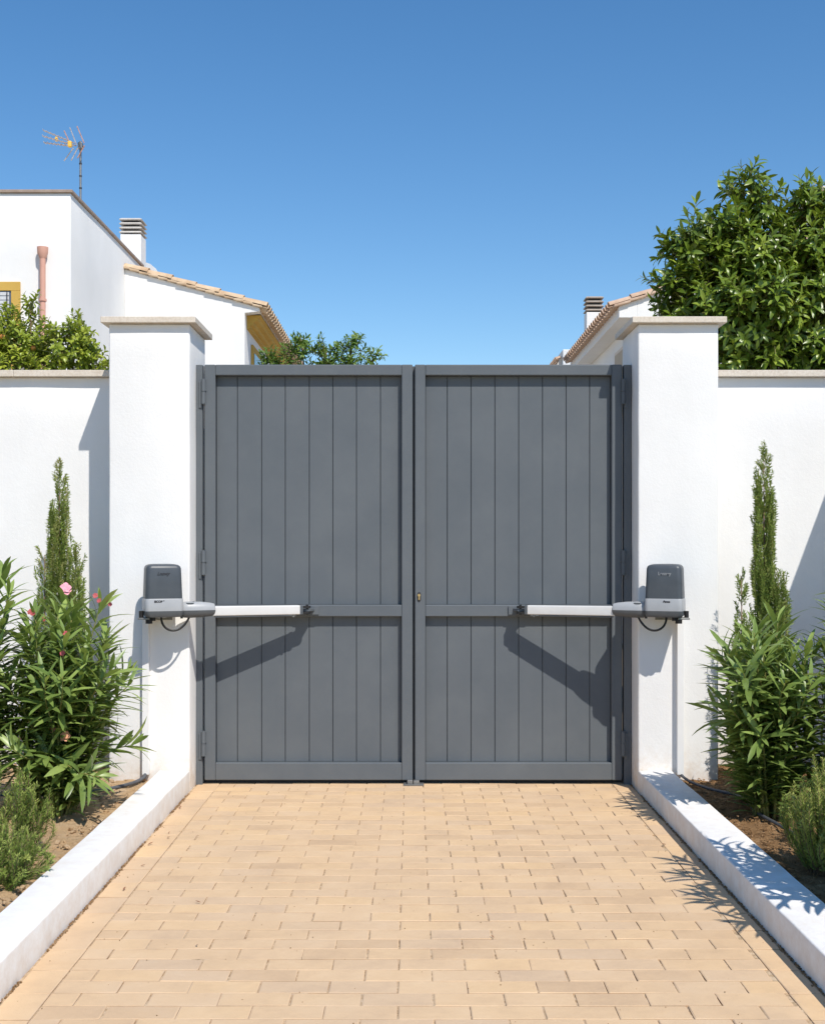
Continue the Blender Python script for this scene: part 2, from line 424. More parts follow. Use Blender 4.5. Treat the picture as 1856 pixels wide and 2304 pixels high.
# walls
def gwall(x0, x1, y0, y1, label, cx0, cx1, cy0, cy1):
    e = empty('garden_wall', ((x0 + x1) / 2, y0, 0), label, 'wall', 'white garden walls')
    o = rough_box('wall', M['wall'], x0, x1, y0, y1, -.05, 2.85, None, .35, .003, .008)
    o.parent = e; o.location = -Vector(e.location)
    c = MB(); along_x = (x1 - x0) > (y1 - y0)
    a, b_ = (cx0, cx1) if along_x else (cy0, cy1); n = max(1, round((b_ - a) / .9))
    for k in range(n):
        u0 = a + (b_ - a) * k / n + .001; u1 = a + (b_ - a) * (k + 1) / n - .001
        if along_x: c.box(u0, u1, cy0, cy1, 2.8505, 2.896)
        else: c.box(cx0, cx1, u0, u1, 2.8505, 2.896)
    k = c.build('coping', M['stone'], e, bevel=.003); k.location = -Vector(e.location)
    return e
gwall(-5.2, -2.0275, .30, .50, 'white garden wall left of the gate, with pillar shadow on it', -5.2, -2.0275, .245, .555)
gwall(2.0615, 3.28, .30, .50, 'white garden wall right of the gate, below the big glossy tree', 2.0615, 3.28, .245, .555)
gwall(3.281, 3.48, -1.0, .50, 'side garden wall beyond the right edge, casting the slanted shadow', 3.281, 3.53, -1.05, .50)

# pillars
def pillar(x0, x1, label):
    e = empty('gate_pillar', ((x0 + x1) / 2, -.234, 0), label, 'pillar', 'rendered gate pillars')
    o = rough_box('shaft', M['wall'], x0, x1, -.234, .385, -.05, 3.1375, None, .2, .0025, .012); o.parent = e; o.location = -Vector(e.location)
    c = MB(); c.box(x0 - .046, x1 + .046, -.281, .43, 3.138, 3.179)
    k = c.build('cap', M['stone'], e, bevel=.004); k.location = -Vector(e.location)
    return e
pillar(-2.027, GL, 'white rendered pillar with stone cap, left of the gate')
pillar(GR + .002, 2.061, 'white rendered pillar with stone cap, right of the gate')

# ------------------------------------------------------------------ gate
def gx(px): return (px - 925) * CD / F
def gz(py): return CH - (py - 1228) * CD / F
ZT, ZTB, ZMT, ZMB, ZBT, ZB = gz(820), gz(844.3), gz(1361), gz(1387.3), gz(1716.5), gz(1755.6)
REC = .055; TH = .06
def leaf_gate(xo0, xi0, xi1, xo1, grooves, label, hinge_x, lock_x=None, gname='gate leaves'):
    e = empty('gate_leaf', ((xo0 + xo1) / 2, 0, 0), label, 'gate', gname)
    off = -Vector(e.location)
    f = MB()
    f.box(xo0, xi0, 0, TH, ZB, ZT); f.box(xi1, xo1, 0, TH, ZB, ZT)
    f.box(xi0, xi1, .0005, TH, ZTB, ZT - .0005); f.box(xi0, xi1, .0005, TH, ZMB, ZMT); f.box(xi0, xi1, .0005, TH, ZB + .0005, ZBT)
    f.build('frame', M['gate'], e, bevel=.0062, seg=3, loc=off)
    cs = MB()
    if lock_x is None: cs.box(xo1 - .02, xo1 + .045, TH + .002, TH + .008, ZB, ZT - .004); cs.box(xo0 - .012, xo0 + .02, TH + .002, TH + .008, ZB, ZT - .004)
    else: cs.box(xo1 - .02, xo1 + .012, TH + .002, TH + .008, ZB, ZT - .004)
    cs.build('cover_strip', M['gate'], e, loc=off)
    for (z0, z1) in ((ZMT, ZTB), (ZBT, ZMB)):
        p = MB(); xs = [xi0] + grooves + [xi1]
        for a, b_ in zip(xs[:-1], xs[1:]):
            p.box(a + .0022, b_ - .0022, REC, REC + .012, z0 + .0005, z1 - .0005)
        p.box(xi0 - .015, xi1 + .015, REC + .0123, REC + .02, z0 - .012, z1 + .012)
        p.build('plank_panel', M['gate'], e, bevel=.0022, loc=off)
    for (a, b_) in ((854, 909), (1239, 1293), (1645, 1700)):
        zt, zb = gz(a), gz(b_); zm = (zt + zb) / 2; h = MB()
        x = hinge_x; s_ = 1 if x < 0 else -1
        h.tube([(x, -.014, zm + .002), (x, -.014, zt)], .0145, 14); h.tube([(x, -.014, zb), (x, -.014, zm - .002)], .0145, 14)
        h.tube([(x, -.014, zb - .004), (x, -.014, zt + .004)], .007, 10)
        h.box(x - s_ * .028, x - s_ * .004, -.010, -.0012, zb + .004, zt - .004) if False else None
        hg = h.build('hinge', M['gate'], e, smooth=True, loc=off)
        sb = MB(); sb.box(min(x, x + s_ * .02), max(x, x + s_ * .02), -.008, -.0008, zm + .004, zm + .014)
        sb.build('hinge_plate', M['gate'], hg, bevel=.001)
    if lock_x is not None:
        zc = gz(1343); l = MB(); n = 16; ring = []
        for k in range(n):
            a = 2 * math.pi * k / n; ring.append((lock_x + .013 * math.cos(a), zc + .022 * math.sin(a) + (.012 if math.sin(a) > 0 else -.012)))
        l.prism(ring, 'y', -.004, -.0008)
        lk = l.build('lock_plate', M['iron'], e, smooth=True, recalc=True, bevel=.001, loc=off)
        c = MB(); c.tube([(lock_x, -.012, zc + .012), (lock_x, -.004, zc + .012)], .0095, 14); c.box(lock_x - .0045, lock_x + .0045, -.011, -.004, zc - .02, zc + .006)
        c.build('lock_cylinder', M['brass'], lk, smooth=True)
    return e
gl = [gx(p) * (CD + REC) / CD for p in (534.5, 589, 642, 696, 749, 802, 856)]
gr = [gx(p) * (CD + REC) / CD for p in (1006, 1059.5, 1113, 1166.5, 1220, 1273, 1326)]
leaf_gate(gx(460.6), gx(484.8), gx(903.6), gx(928.3), gl, 'left leaf of the dark grey metal gate, vertical planks in a frame', gx(459))
leaf_gate(gx(933.5), gx(957), gx(1376), gx(1399), gr, 'right leaf of the dark grey metal gate, with the brass keyhole', gx(1401), gx(942.8))
for (x0, x1, s_, label) in ((GL + .001, gx(456.2), 1, 'narrow grey hinge post against the left pillar'), (gx(1403.2), GR - .001, -1, 'narrow grey hinge post against the right pillar, in shadow')):
    e = empty('gate_post', ((x0 + x1) / 2, 0, 0), label, 'gate post', 'hinge posts of the gate'); off = -Vector(e.location)
    p = MB(); p.box(x0, x1, 0.001, .062, -.004, ZT - .002); p.build('post', M['gate'], e, bevel=.0025, loc=off)
    for (a, b_) in ((854, 909), (1239, 1293), (1645, 1700)):
        zt, zb = gz(a), gz(b_); xa = x1 - .024 if s_ > 0 else x0 + .003
        q = MB(); q.box(xa, xa + .021, -.007, .0005, zb - .028, zt - .012); q.build('hinge_plate', M['gate'], e, bevel=.002, loc=off)
# stop plate
e = empty('gate_stop', (gx(930), -.02, 0), 'small grey steel floor stop where the two gate leaves meet', 'gate stop')
s1 = MB(); s1.box(-.068, .072, -.045, .05, .0035, .009); s1.build('base_plate', M['steel'], e, bevel=.0015)
s2 = MB(); s2.box(-.042, -.004, -.018, .03, .0095, .034); s2.box(.001, .041, -.018, .03, .0095, .032); s2.build('stop_block', M['steel'], e, bevel=.003)
tag(MB().box(GL + .01, GR - .01, .075, .11, -.004, .034).build('gate_gap_strip', M['iron'], bevel=.002), 'dark strip closing the gap under the closed gate', 'gap_strip')  # near-black strip closing the gap below the gate leaves

# ------------------------------------------------------------------ gate openers
ANG = math.atan(.363)
def rrect(x0, x1, y0, y1, r, n=5):
    pts = []
    for (cx, cy, a0) in ((x1 - r, y1 - r, 0), (x0 + r, y1 - r, 90), (x0 + r, y0 + r, 180), (x1 - r, y0 + r, 270)):
        for k in range(n + 1):
            a = R(a0 + 90 * k / n); pts.append((cx + r * math.cos(a), cy + r * math.sin(a)))
    return pts
def loft(mb, rings):
    n = len(rings[0]); vs = [p for r in rings for p in r]; fs = [tuple(range(n))[::-1], tuple((len(rings) - 1) * n + k for k in range(n))]
    for i in range(len(rings) - 1):
        for k in range(n):
            k2 = (k + 1) % n; fs.append((i * n + k, i * n + k2, (i + 1) * n + k2, (i + 1) * n + k))
    mb.add(vs, fs)
def opener(side, label, mark, sub):
    s = side                                   # +1 left unit, -1 mirrored right unit
    xm = .0175
    root = (xm + s * (-1.75 - xm), -.46, 0)
    e = empty('gate_opener', root, label, 'gate opener', 'swing gate openers', rz=s * ANG)
    def mx(pts): return [Vector((s * p[0], p[1], p[2])) for p in pts]
    def lo(rings, name, mtl, par=e, bev=0):
        m_ = MB(); loft(m_, [mx(r) for r in rings]); return m_.build(name, mtl, par, smooth=True, recalc=True, bevel=bev, ang=40)
    def ring(x0, x1, y0, y1, r, z): return [(p[0], p[1], z) for p in rrect(x0, x1, y0, y1, r)]
    # dark cover: tapering upward, domed top
    dome = []
    for (z, ins) in ((1.3035, 0), (1.40, .003), (1.498, .006), (1.512, .010), (1.521, .018), (1.527, .035), (1.529, .07)):
        dome.append(ring(.006 + ins, .246 - ins * 1.3, -.095 + ins, .075 - ins, .030 if ins < .04 else .01, z))
    cov = lo(dome, 'motor_cover', M['dplastic'])
    # two-tone housing
    lo([ring(.002, .250, -.099, .079, .030, 1.2225), ring(.002, .250, -.099, .079, .030, 1.296), ring(.005, .247, -.096, .076, .028, 1.303)], 'housing', M['lplastic'])
    hs = bpy.context.scene.objects[-1] if False else None
    lo([ring(.020, .240, -.088, .068, .022, 1.182), ring(.004, .250, -.097, .077, .030, 1.196), ring(.002, .252, -.099, .079, .030, 1.222)], 'housing_base', M['mplastic'])
    # shoulder between the housing and the sleeve
    def xring(x, yc, zc, hy, hz, rr):
        return [(x, yc + p[0], zc + p[1]) for p in rrect(-hy, hy, -hz, hz, rr)]
    lo([xring(.19, -.006, 1.252, .090, .016, .012), xring(.214, -.006, 1.251, .092, .022, .016), xring(.232, -.006, 1.250, .078, .027, .024), xring(.2505, -.01, 1.250, .062, .028, .026)], 'housing_shoulder', M['lplastic'])
    def half(x, yc, hy, z0, z1, up):
        pts = []
        for k in range(13):
            a = math.pi * k / 12
            pts.append((x, yc - hy * math.cos(a) * (1 if up else 1), (z0 + (z1 - z0) * min(1, 1.18 * math.sin(a)))))
        return pts
    # sleeve: light upper half, mid grey lower half
    X = (.2515, .262, .30, .38, .44, .462, .470); H = (.050, .056, .058, .055, .048, .042, .030)
    lo([half(x, -.01, h, 1.222, 1.222 + h * .98, True) for x, h in zip(X, H)], 'sleeve_top', M['lplastic'])
    lo([half(x, -.01, h, 1.2215, 1.2215 - h * .85, False) for x, h in zip(X, H)], 'sleeve_base', M['mplastic'])
    rc = MB(); rc.tube(mx([(.272, -.01, 1.2665), (.335, -.01, 1.2785)]), .004, 6)
    loft(rc, [mx([(.30 + .028 * math.cos(a), -.046 + .012 * math.sin(a), z) for a in [2 * math.pi * k / 14 for k in range(14)]]) for z in (1.262, 1.2725)])
    rc.build('release_cap', M['mplastic'], e, smooth=True, recalc=True)
    cj = MB(); cj.tube(mx([(.2505, -.01, 1.168), (.2505, -.01, 1.196)]), .009, 8); cj.build('joint_boss', M['dplastic'], e, smooth=True)
    # tube
    lo([xring(.455, -.01, 1.213, .029, .032, .007), xring(1.046, -.01, 1.211, .028, .031, .007)], 'arm_tube', M['alu'], bev=0)
    lo([xring(.47, -.01, 1.1745, .022, .004, .002), xring(.97, -.01, 1.1745, .022, .004, .002)], 'arm_rail', M['mplastic'])
    sc_ = MB(); sc_.tube(mx([(1.005, -.02, 1.163), (1.005, -.02, 1.178)]), .0085, 10); sc_.build('drain_screw', M['steel'], e, smooth=True)
    # end fitting
    lo([xring(1.046, -.01, 1.211, .029, .035, .007), xring(1.068, -.01, 1.211, .027, .033, .007)], 'end_cap', M['mplastic'])
    fk = MB()
    for z0 in (1.222, 1.184):
        loft(fk, [mx([(p[0], p[1], z) for p in rrect(1.062, 1.128, -.030, .018, .02)]) for z in (z0, z0 + .014)])
    fk.tube(mx([(1.104, -.008, 1.178), (1.104, -.008, 1.244)]), .009, 10); fk.build('end_fork', M['black'], e, smooth=True, recalc=True)
    # bracket on the gate's rail, built in the opener's frame
    gb = MB(); ca, sa = math.cos(ANG), math.sin(ANG)
    def wl(X_, Y_, Z_):                        # mirrored world offset -> local before mirroring
        dx, dy = X_ + 1.75, Y_ + .46
        return (dx * ca + dy * sa, -dx * sa + dy * ca, Z_)
    for (z0, z1) in ((1.199, 1.216), ):
        loft(gb, [mx([wl(a, b_, z) for (a, b_) in ((-.735, -.10), (-.69, -.10), (-.665, -.012), (-.76, -.012))]) for z in (z0, z1)])
    loft(gb, [mx([wl(a, b_, z) for (a, b_) in ((-.79, -.012), (-.635, -.012), (-.635, -.0012), (-.79, -.0012))]) for z in (1.172, 1.232)])
    gb.build('gate_bracket', M['gate'], e, recalc=True, bevel=.002)
    # rear bracket on the pillar
    rb = MB()
    for (z0, z1) in ((1.166, 1.178), ):
        loft(rb, [mx([wl(a, b_, z) for (a, b_) in ((-1.775, -.50), (-1.70, -.50), (-1.62, -.243), (-1.75, -.243))]) for z in (z0, z1)])
    loft(rb, [mx([wl(a, b_, z) for (a, b_) in ((-1.76, -.243), (-1.60, -.243), (-1.60, -.236), (-1.76, -.236))]) for z in (1.15, 1.23)])
    rb.build('wall_bracket', M['steel'], e, recalc=True, bevel=.002)
    pj = MB(); pj.tube(mx([(-.012, -.01, 1.178), (-.012, -.01, 1.222)]), .015, 14); pj.tube(mx([(.035, -.03, 1.140), (.035, -.03, 1.183)]), .022, 12); pj.tube(mx([(.06, -.045, 1.158), (.06, -.045, 1.183)]), .016, 12)
    pj.build('pivot', M['black'], e, smooth=True)
    # cable
    cb = MB(); pts = []
    for k in range(17):
        u = k / 16; a = math.pi * u
        pts.append(Vector((s * (.192 - .078 * math.cos(a) + (.03 * (2 * u - 1) ** 3 if u > .5 else 0)), -.03 - .01 * math.sin(a), 1.183 - .092 * math.sin(a) ** .85)))
    cb.tube(pts, .0072, 8); cb.build('cable', M['black'], e, smooth=True)
    # marks
    def face(x, z, y): return Matrix.Translation((s * x, y, z)) @ Matrix.Rotation(R(90), 4, 'X')
    text_mesh('embossed_logo', mark, .029, M['print'] if s > 0 else M['emboss'], cov, face(.118, 1.465, -.0915), .0008, .35 if s > 0 else 0, .0012)
    hs = [o for o in e.children if o.name.split('.')[0] == 'housing'][0]
    text_mesh('printed_name', sub, .019, M['print'], hs, face(.092 if s > 0 else .105, 1.284, -.0995), .0004, 0 if s > 0 else .3, .0012)
    return e
opener(1, 'grey arm gate opener fixed to the left pillar', 'Leowy', 'EICOP °')
opener(-1, 'grey arm gate opener fixed to the right pillar', 'Lennox'[:3] + 'ney', 'Panna')

# cable trunking on the pillars
for (x0, x1, label) in ((-1.792, -1.752, 'white plastic cable trunking down the left pillar'), (1.777, 1.817, 'white plastic cable trunking down the right pillar')):
    t_ = MB(); t_.box(x0, x1, -.279, -.2365, .115, 1.165); t_.box(x0 - .002, x1 + .002, -.284, -.279, .118, 1.165)
    tag(t_.build('cable_trunking', M['trunk'], bevel=.002), label, 'cable trunking', 'cable trunking on the pillars')

# hoses
def spline(pts, n=10):
    out = []; P_ = [Vector(p) for p in pts]; P_ = [P_[0] * 2 - P_[1]] + P_ + [P_[-1] * 2 - P_[-2]]
    for i in range(1, len(P_) - 2):
        for k in range(n):
            t = k / n; a, b, c, d = P_[i - 1:i + 3]
            out.append(.5 * ((2 * b) + (c - a) * t + (2 * a - 5 * b + 4 * c - d) * t * t + (3 * b - a - 3 * c + d) * t ** 3))
    out.append(P_[-2]); return out
h = MB(); h.tube(spline([(-1.772, -.262, .16), (-1.772, -.27, .125), (-1.785, -.33, .10), (-1.83, -.47, .094), (-1.95, -.66, .094), (-2.14, -.76, .09), (-2.35, -.80, .092), (-2.7, -.8, .085)]), .0125, 10)
tag(h.build('irrigation_hose', M['hose'], smooth=True), 'thick grey hose curving over ochre soil from the left pillar', 'hose')
h = MB(); h.tube(spline([(1.797, -.262, .16), (1.80, -.27, .12), (1.84, -.40, .092), (1.92, -.62, .088), (2.03, -.9, .096), (2.02, -1.35, .090), (2.06, -1.9, .094), (2.0, -2.6, .09), (2.1, -3.6, .09)]), .0095, 10)
tag(h.build('irrigation_hose', M['hose'], smooth=True), 'slim grey hose lying along the shaded mulch of the right bed', 'hose')

# ------------------------------------------------------------------ plants
def rv(rnd, s_=1): return Vector((rnd.uniform(-s_, s_), rnd.uniform(-s_, s_), rnd.uniform(-s_, s_)))
def flower(parent, c, r, m, name='flower', n=5, seed=0):
    rnd = random.Random(seed); f = MB()
    ax = Vector((rnd.uniform(-.5, .5), -1, rnd.uniform(.1, .7))).normalized(); u = ax.orthogonal().normalized(); v = ax.cross(u)
    for k in range(n):
        a = 2 * math.pi * k / n + rnd.uniform(-.2, .2); d = (u * math.cos(a) + v * math.sin(a) + ax * .35)
        f.leaf(c, d, ax, r, r * .95, .5, 4, rnd.random(), .15)
    return f.build(name, m, parent, smooth='all')
def oleander(x, y, label, seed, shoots, hmax, spread, lean=(0, 0), flowers=(), xlim=None, extra=()):
    rnd = random.Random(seed); e = empty('oleander', (x, y, .07), label, 'shrub', 'oleander shrubs')
    fol = MB(); tips = []
    for k in range(shoots + len(extra)):
        a = 2 * math.pi * (k + rnd.uniform(-.3, .3)) / shoots * 2.618 * 1.0
        q = (min(k, shoots - 1) + .5) / shoots; q = q ** .6
        out = spread * q; H = hmax * (1 - .45 * q ** 1.9) * (rnd.uniform(.82, 1.04) if k % 3 else rnd.uniform(.28, .62))
        p0 = Vector((math.cos(a) * .10 * q, math.sin(a) * .10 * q, -.03))
        tip = Vector((math.cos(a) * out + lean[0], math.sin(a) * out + lean[1], H))
        if xlim is not None:
            if x > 0 and x + tip.x < xlim: tip.x = xlim - x + rnd.uniform(0, .12)
        if k >= shoots:
            ex = extra[k - shoots]; tip = Vector((ex[0] - x, ex[1] - y, ex[2] - .07)); a = math.atan2(tip.y, tip.x); out = Vector((tip.x, tip.y)).length; q = .8
            p0 = Vector((math.cos(a) * .08, math.sin(a) * .08, -.03))
        mid = p0.lerp(tip, .5) + Vector((0, 0, .12 * q + .03)) - Vector((math.cos(a), math.sin(a), 0)) * out * .12
        pts = spline([p0, p0.lerp(mid, .5) + rv(rnd, .015), mid + rv(rnd, .02), mid.lerp(tip, .55) + rv(rnd, .02) + Vector((0, 0, .01)), tip], 6)
        n = len(pts); rad = [.0085 * (1 - .70 * i / n) for i in range(n)]
        st = MB(); st.tube(pts, rad, 6); st.build('stem', M['stem'], e, smooth='all')
        tips.append(tip)
        L = sum((pts[i + 1] - pts[i]).length for i in range(n - 1)); s_ = L * rnd.uniform(.06, .22); rot = rnd.uniform(0, 6)
        cum = [0]
        for i in range(n - 1): cum.append(cum[-1] + (pts[i + 1] - pts[i]).length)
        while s_ < L:
            i = max(j for j in range(n) if cum[j] <= s_); i = min(i, n - 2)
            f_ = (s_ - cum[i]) / max(1e-6, cum[i + 1] - cum[i]); p = pts[i].lerp(pts[i + 1], f_); d = (pts[i + 1] - pts[i]).normalized()
            u = d.orthogonal().normalized(); v = d.cross(u); tt = s_ / L; near = max(0, 1 - (L - s_) / .16)
            ang = R(58 - 30 * near + rnd.uniform(-9, 9)); rot += 1.05
            for j in range(3):
                if tt < .4 and rnd.random() < .12: continue
                b_ = rot + j * 2.094 + rnd.uniform(-.25, .25)
                od = u * math.cos(b_) + v * math.sin(b_)
                ld = d * math.cos(ang) + od * math.sin(ang)
                ll = rnd.uniform(.175, .255) * (1 - .35 * near * (1 if near > .75 else 0)) * (.85 + .15 * tt)
                fol.leaf(p, ld, d + Vector((0, 0, .5)), ll, ll * rnd.uniform(.130, .170), rnd.uniform(.1, .7), 5, min(1, max(0, rnd.gauss(.38, .2) + .28 * near)), .22)
            s_ += rnd.uniform(.038, .052)
    fol.build('foliage', M['oleander'], e, smooth='all')
    for k, (dx, dy, dz, r, kind) in enumerate(flowers):
        if kind != 'peach':
            q_ = Vector((dx, dy, dz)); tp = min(tips, key=lambda t: abs(t.x - q_.x) + abs(t.z - q_.z) + .1 * abs(t.y - q_.y))
            if (Vector((tp.x, 0, tp.z)) - Vector((dx, 0, dz))).length > .10: dx, dy, dz = tp + Vector((rnd.uniform(-.03, .03), -.02, rnd.uniform(0, .04)))
            else: dy = tp.y - .03
        flower(e, Vector((dx, dy, dz)), r, M[kind], 'flower' if r > .02 else 'flower_bud', 5 if r > .02 else 6, seed + k)
    return e
def rel(px, py, z, x, y):
    p = P(px, py, z); return (p.x - x, p.y - y, p.z - .07)
LX, LY = -2.06, -1.35
fl = []
for (px, py, z, r, kd) in ((146, 1323, 7.25, .036, 'petal'), (150, 1330, 7.27, .03, 'petal'), (98, 1392, 7.2, .018, 'bud'), (167, 1420, 7.1, .016, 'bud'), (161, 1464, 7.1, .017, 'bud'), (20, 1270, 7.2, .02, 'bud'), (93, 1305, 7.3, .018, 'bud'), (230, 1338, 7.35, .018, 'bud'), (238, 1349, 7.35, .016, 'bud'), (255, 1346, 7.35, .018, 'bud'), (262, 1357, 7.35, .014, 'bud'), (148, 1657, 7.0, .034, 'peach'), (120, 1643, 7.05, .02, 'peach'), (42, 1665, 7.0, .022, 'peach')):
    fl.append((*rel(px, py, z, LX, LY), r, kd))
oleander(LX, LY, 'tall oleander with pink flowers and red buds, against the left wall', 5, 42, 1.26, .48, (.02, .0), fl, extra=((-1.82, -1.3, 1.29), (-1.75, -1.45, .86), (-1.80, -1.35, .48), (-2.03, -1.42, 1.24), (-1.86, -1.4, 1.08), (-1.9, -1.6, .40)))
oleander(-2.52, -1.5, 'oleander cut by the left edge of the photo, behind the low rosemary', 15, 22, 1.44, .32, extra=((-2.34, -1.45, 1.50), (-2.25, -1.6, 1.40)))
oleander(2.10, -1.30, 'broad oleander without flowers below the right cypress', 25, 42, 1.14, .44, xlim=1.84, extra=((1.80, -1.42, 1.06), (1.83, -1.18, .98), (1.84, -1.68, .94), (1.80, -1.5, .74), (1.84, -1.3, .5), (1.92, -1.6, 1.16)))
oleander(2.60, -1.45, 'taller oleander at the right edge, in front of the slanted wall shadow', 35, 26, 1.38, .34)
oleander(2.32, -3.62, 'oleander beyond the right edge, its leaf shadow on the kerb', 45, 34, 1.46, .48, xlim=1.92, extra=((1.87, -3.3, 1.36), (1.90, -3.5, 1.22), (1.87, -3.7, 1.32), (1.95, -3.1, 1.45), (1.88, -3.95, 1.18), (1.87, -3.15, 1.12)))

def cypress(x, y, H, rmax, label, seed, prof, nb, name='cypress', base=.05, tip_brown=.3):
    rnd = random.Random(seed); e = empty(name, (x, y, .07), label, 'conifer', 'young cypresses by the wall')
    tr = MB(); tr.tube([(0, 0, -.03), (.004, 0, H * .5), (0, .003, H * .97)], [.014, .008, .002], 7); tr.build('trunk', M['bark'], e, smooth='all')
    c = MB()
    for k in range(nb):
        t = base + (1 - base) * ((k + rnd.random()) / nb); z = H * t
        if t > .82 and rnd.random() < (t - .82) * 3.6: continue
        rr = rmax * prof(t); a = rnd.uniform(0, 6.283)
        if noise.noise((math.cos(a) * 1.3 + seed, math.sin(a) * 1.3, z * 9)) < -.02: continue
        out = Vector((math.cos(a), math.sin(a), 0)); L = max(.07, rr * rnd.uniform(.8, 2.3) * (1.25 if rnd.random() < .15 else 1)); out = Vector((math.cos(a), math.sin(a), 0))
        d0 = (out * rnd.uniform(.55, 1.0) + Vector((0, 0, 1.0))).normalized(); start = Vector((0, 0, z - L * .6)) + out * .004
        p = start.copy(); d = d0.copy(); m_ = max(4, int(L / .0085)); pts = [p.copy()]
        for i in range(m_):
            d = (d + Vector((0, 0, .05)) - out * .02 + rv(rnd, .05)).normalized(); p = p + d * (L / m_)
            if Vector((p.x, p.y)).length > rr * 1.08: d = (d - out * .15).normalized()
            pts.append(p.copy())
        tn = min(1, max(0, rnd.gauss(.42, .2) + tip_brown * max(0, (t - .7)) * 2))
        for i, q in enumerate(pts[1:]):
            u = d0.orthogonal().normalized(); v = d0.cross(u)
            for j in range(3):
                b_ = rnd.uniform(0, 6.283); o_ = u * math.cos(b_) + v * math.sin(b_)
                nd = (d0 * rnd.uniform(.6, 1.1) + o_ * .75).normalized()
                c.needle(q, nd, nd.cross(o_).normalized() if j % 2 else nd.cross(Vector((0, 1, .1))).normalized(), rnd.uniform(.016, .032), .0056, tn + rnd.uniform(-.12, .12))
        c.tube(pts[::3] if len(pts) > 6 else pts, .0011, 3, False, min(1, tn + .35))
    c.build('crown', M['cypress'], e)
    return e
def pr(t): return min(1, (1 - t) * 4.2) * (.66 + .36 * (1 - t)) if t > .55 else (.85 + .3 * (1 - t / .55))
cypress(-2.376, -.18, 2.15, .235, 'slender cypress with thin brownish tip, left of the left pillar', 3, pr, 620)
cypress(-2.25, -.24, 1.56, .19, 'loose sparse cypress growing at the foot of the left slender one', 4, lambda t: .35 + 1.0 * min(1, (1 - t) * 2), 300, base=.3)
cypress(-2.47, -.2, 1.56, .14, 'small pale cypress just left of the left slender one', 14, lambda t: .3 + 1.0 * min(1, (1 - t) * 2), 190, base=.3)
cypress(2.318, -.40, 2.23, .275, 'slender cypress against the wall, right of the right pillar', 6, pr, 760, tip_brown=.15)
cypress(2.166, -.42, 1.42, .10, 'small dark cypress between the right pillar and the slender one', 8, lambda t: min(1, (1 - t) * 3), 300, tip_brown=-.2)
cypress(2.40, -.44, 1.46, .18, 'bushy young cypress at the right foot of the slender one', 9, lambda t: .3 + min(1, (1 - t) * 2), 380, base=.3)

def rosemary(x, y, label, seed, n, H, spread, lean=(0, 0), young=.5):
    rnd = random.Random(seed); e = empty('rosemary', (x, y, .07), label, 'shrub', 'rosemary clumps along the kerbs')
    fol = MB(); st = MB()
    for k in range(n):
        a = rnd.uniform(0, 6.283); q = math.sqrt(rnd.random()); out = spread * q
        tip = Vector((math.cos(a) * out + lean[0], math.sin(a) * out + lean[1], H * (1 - .5 * q * q) * rnd.uniform(.7, 1.05)))
        p0 = Vector((math.cos(a) * out * .35, math.sin(a) * out * .35, 0))
        mid = p0.lerp(tip, .5) + Vector((math.cos(a), math.sin(a), 0)) * .25 * out * .4
        pts = spline([p0, mid + rv(rnd, .045), tip + rv(rnd, .03)], 8)
        st.tube(pts, [.0028 * (1 - .6 * i / len(pts)) for i in range(len(pts))], 4, False)
        L = sum((pts[i + 1] - pts[i]).length for i in range(len(pts) - 1)); m_ = int(L / .0060); tn0 = rnd.gauss(young, .15)
        for i in range(int(m_ * .12), m_):
            u_ = i / m_ * (len(pts) - 1); j = min(int(u_), len(pts) - 2); p = pts[j].lerp(pts[j + 1], u_ - j); d = (pts[j + 1] - pts[j]).normalized()
            u = d.orthogonal().normalized(); v = d.cross(u)
            for _ in range(3):
                b_ = rnd.uniform(0, 6.283); o_ = u * math.cos(b_) + v * math.sin(b_)
                nd = (d * rnd.uniform(.7, 1.2) + o_).normalized()
                fol.needle(p, nd, nd.cross(d).normalized(), rnd.uniform(.022, .038) * (1 - .4 * (i / m_ > .93)), .0052, min(1, max(0, tn0 - .25 + .45 * i / m_ + rnd.uniform(-.12, .12))))
    st.build('stems', M['bark'], e); fol.build('foliage', M['rosemary'], e)
    return e
rosemary(-1.93, -2.85, 'low sprawling rosemary beside the left kerb', 2, 85, .30, .30, young=.45)
rosemary(-2.02, -2.35, 'upright rosemary at the left edge, in front of the oleander', 12, 70, .50, .24, young=.48)
rosemary(1.98, -2.60, 'upright rosemary with yellow-green tips by the right kerb', 22, 75, .54, .22, young=.62)
rosemary(2.20, -2.2, 'shaded rosemary behind the yellow-tipped one on the right', 32, 60, .48, .22, young=.5)

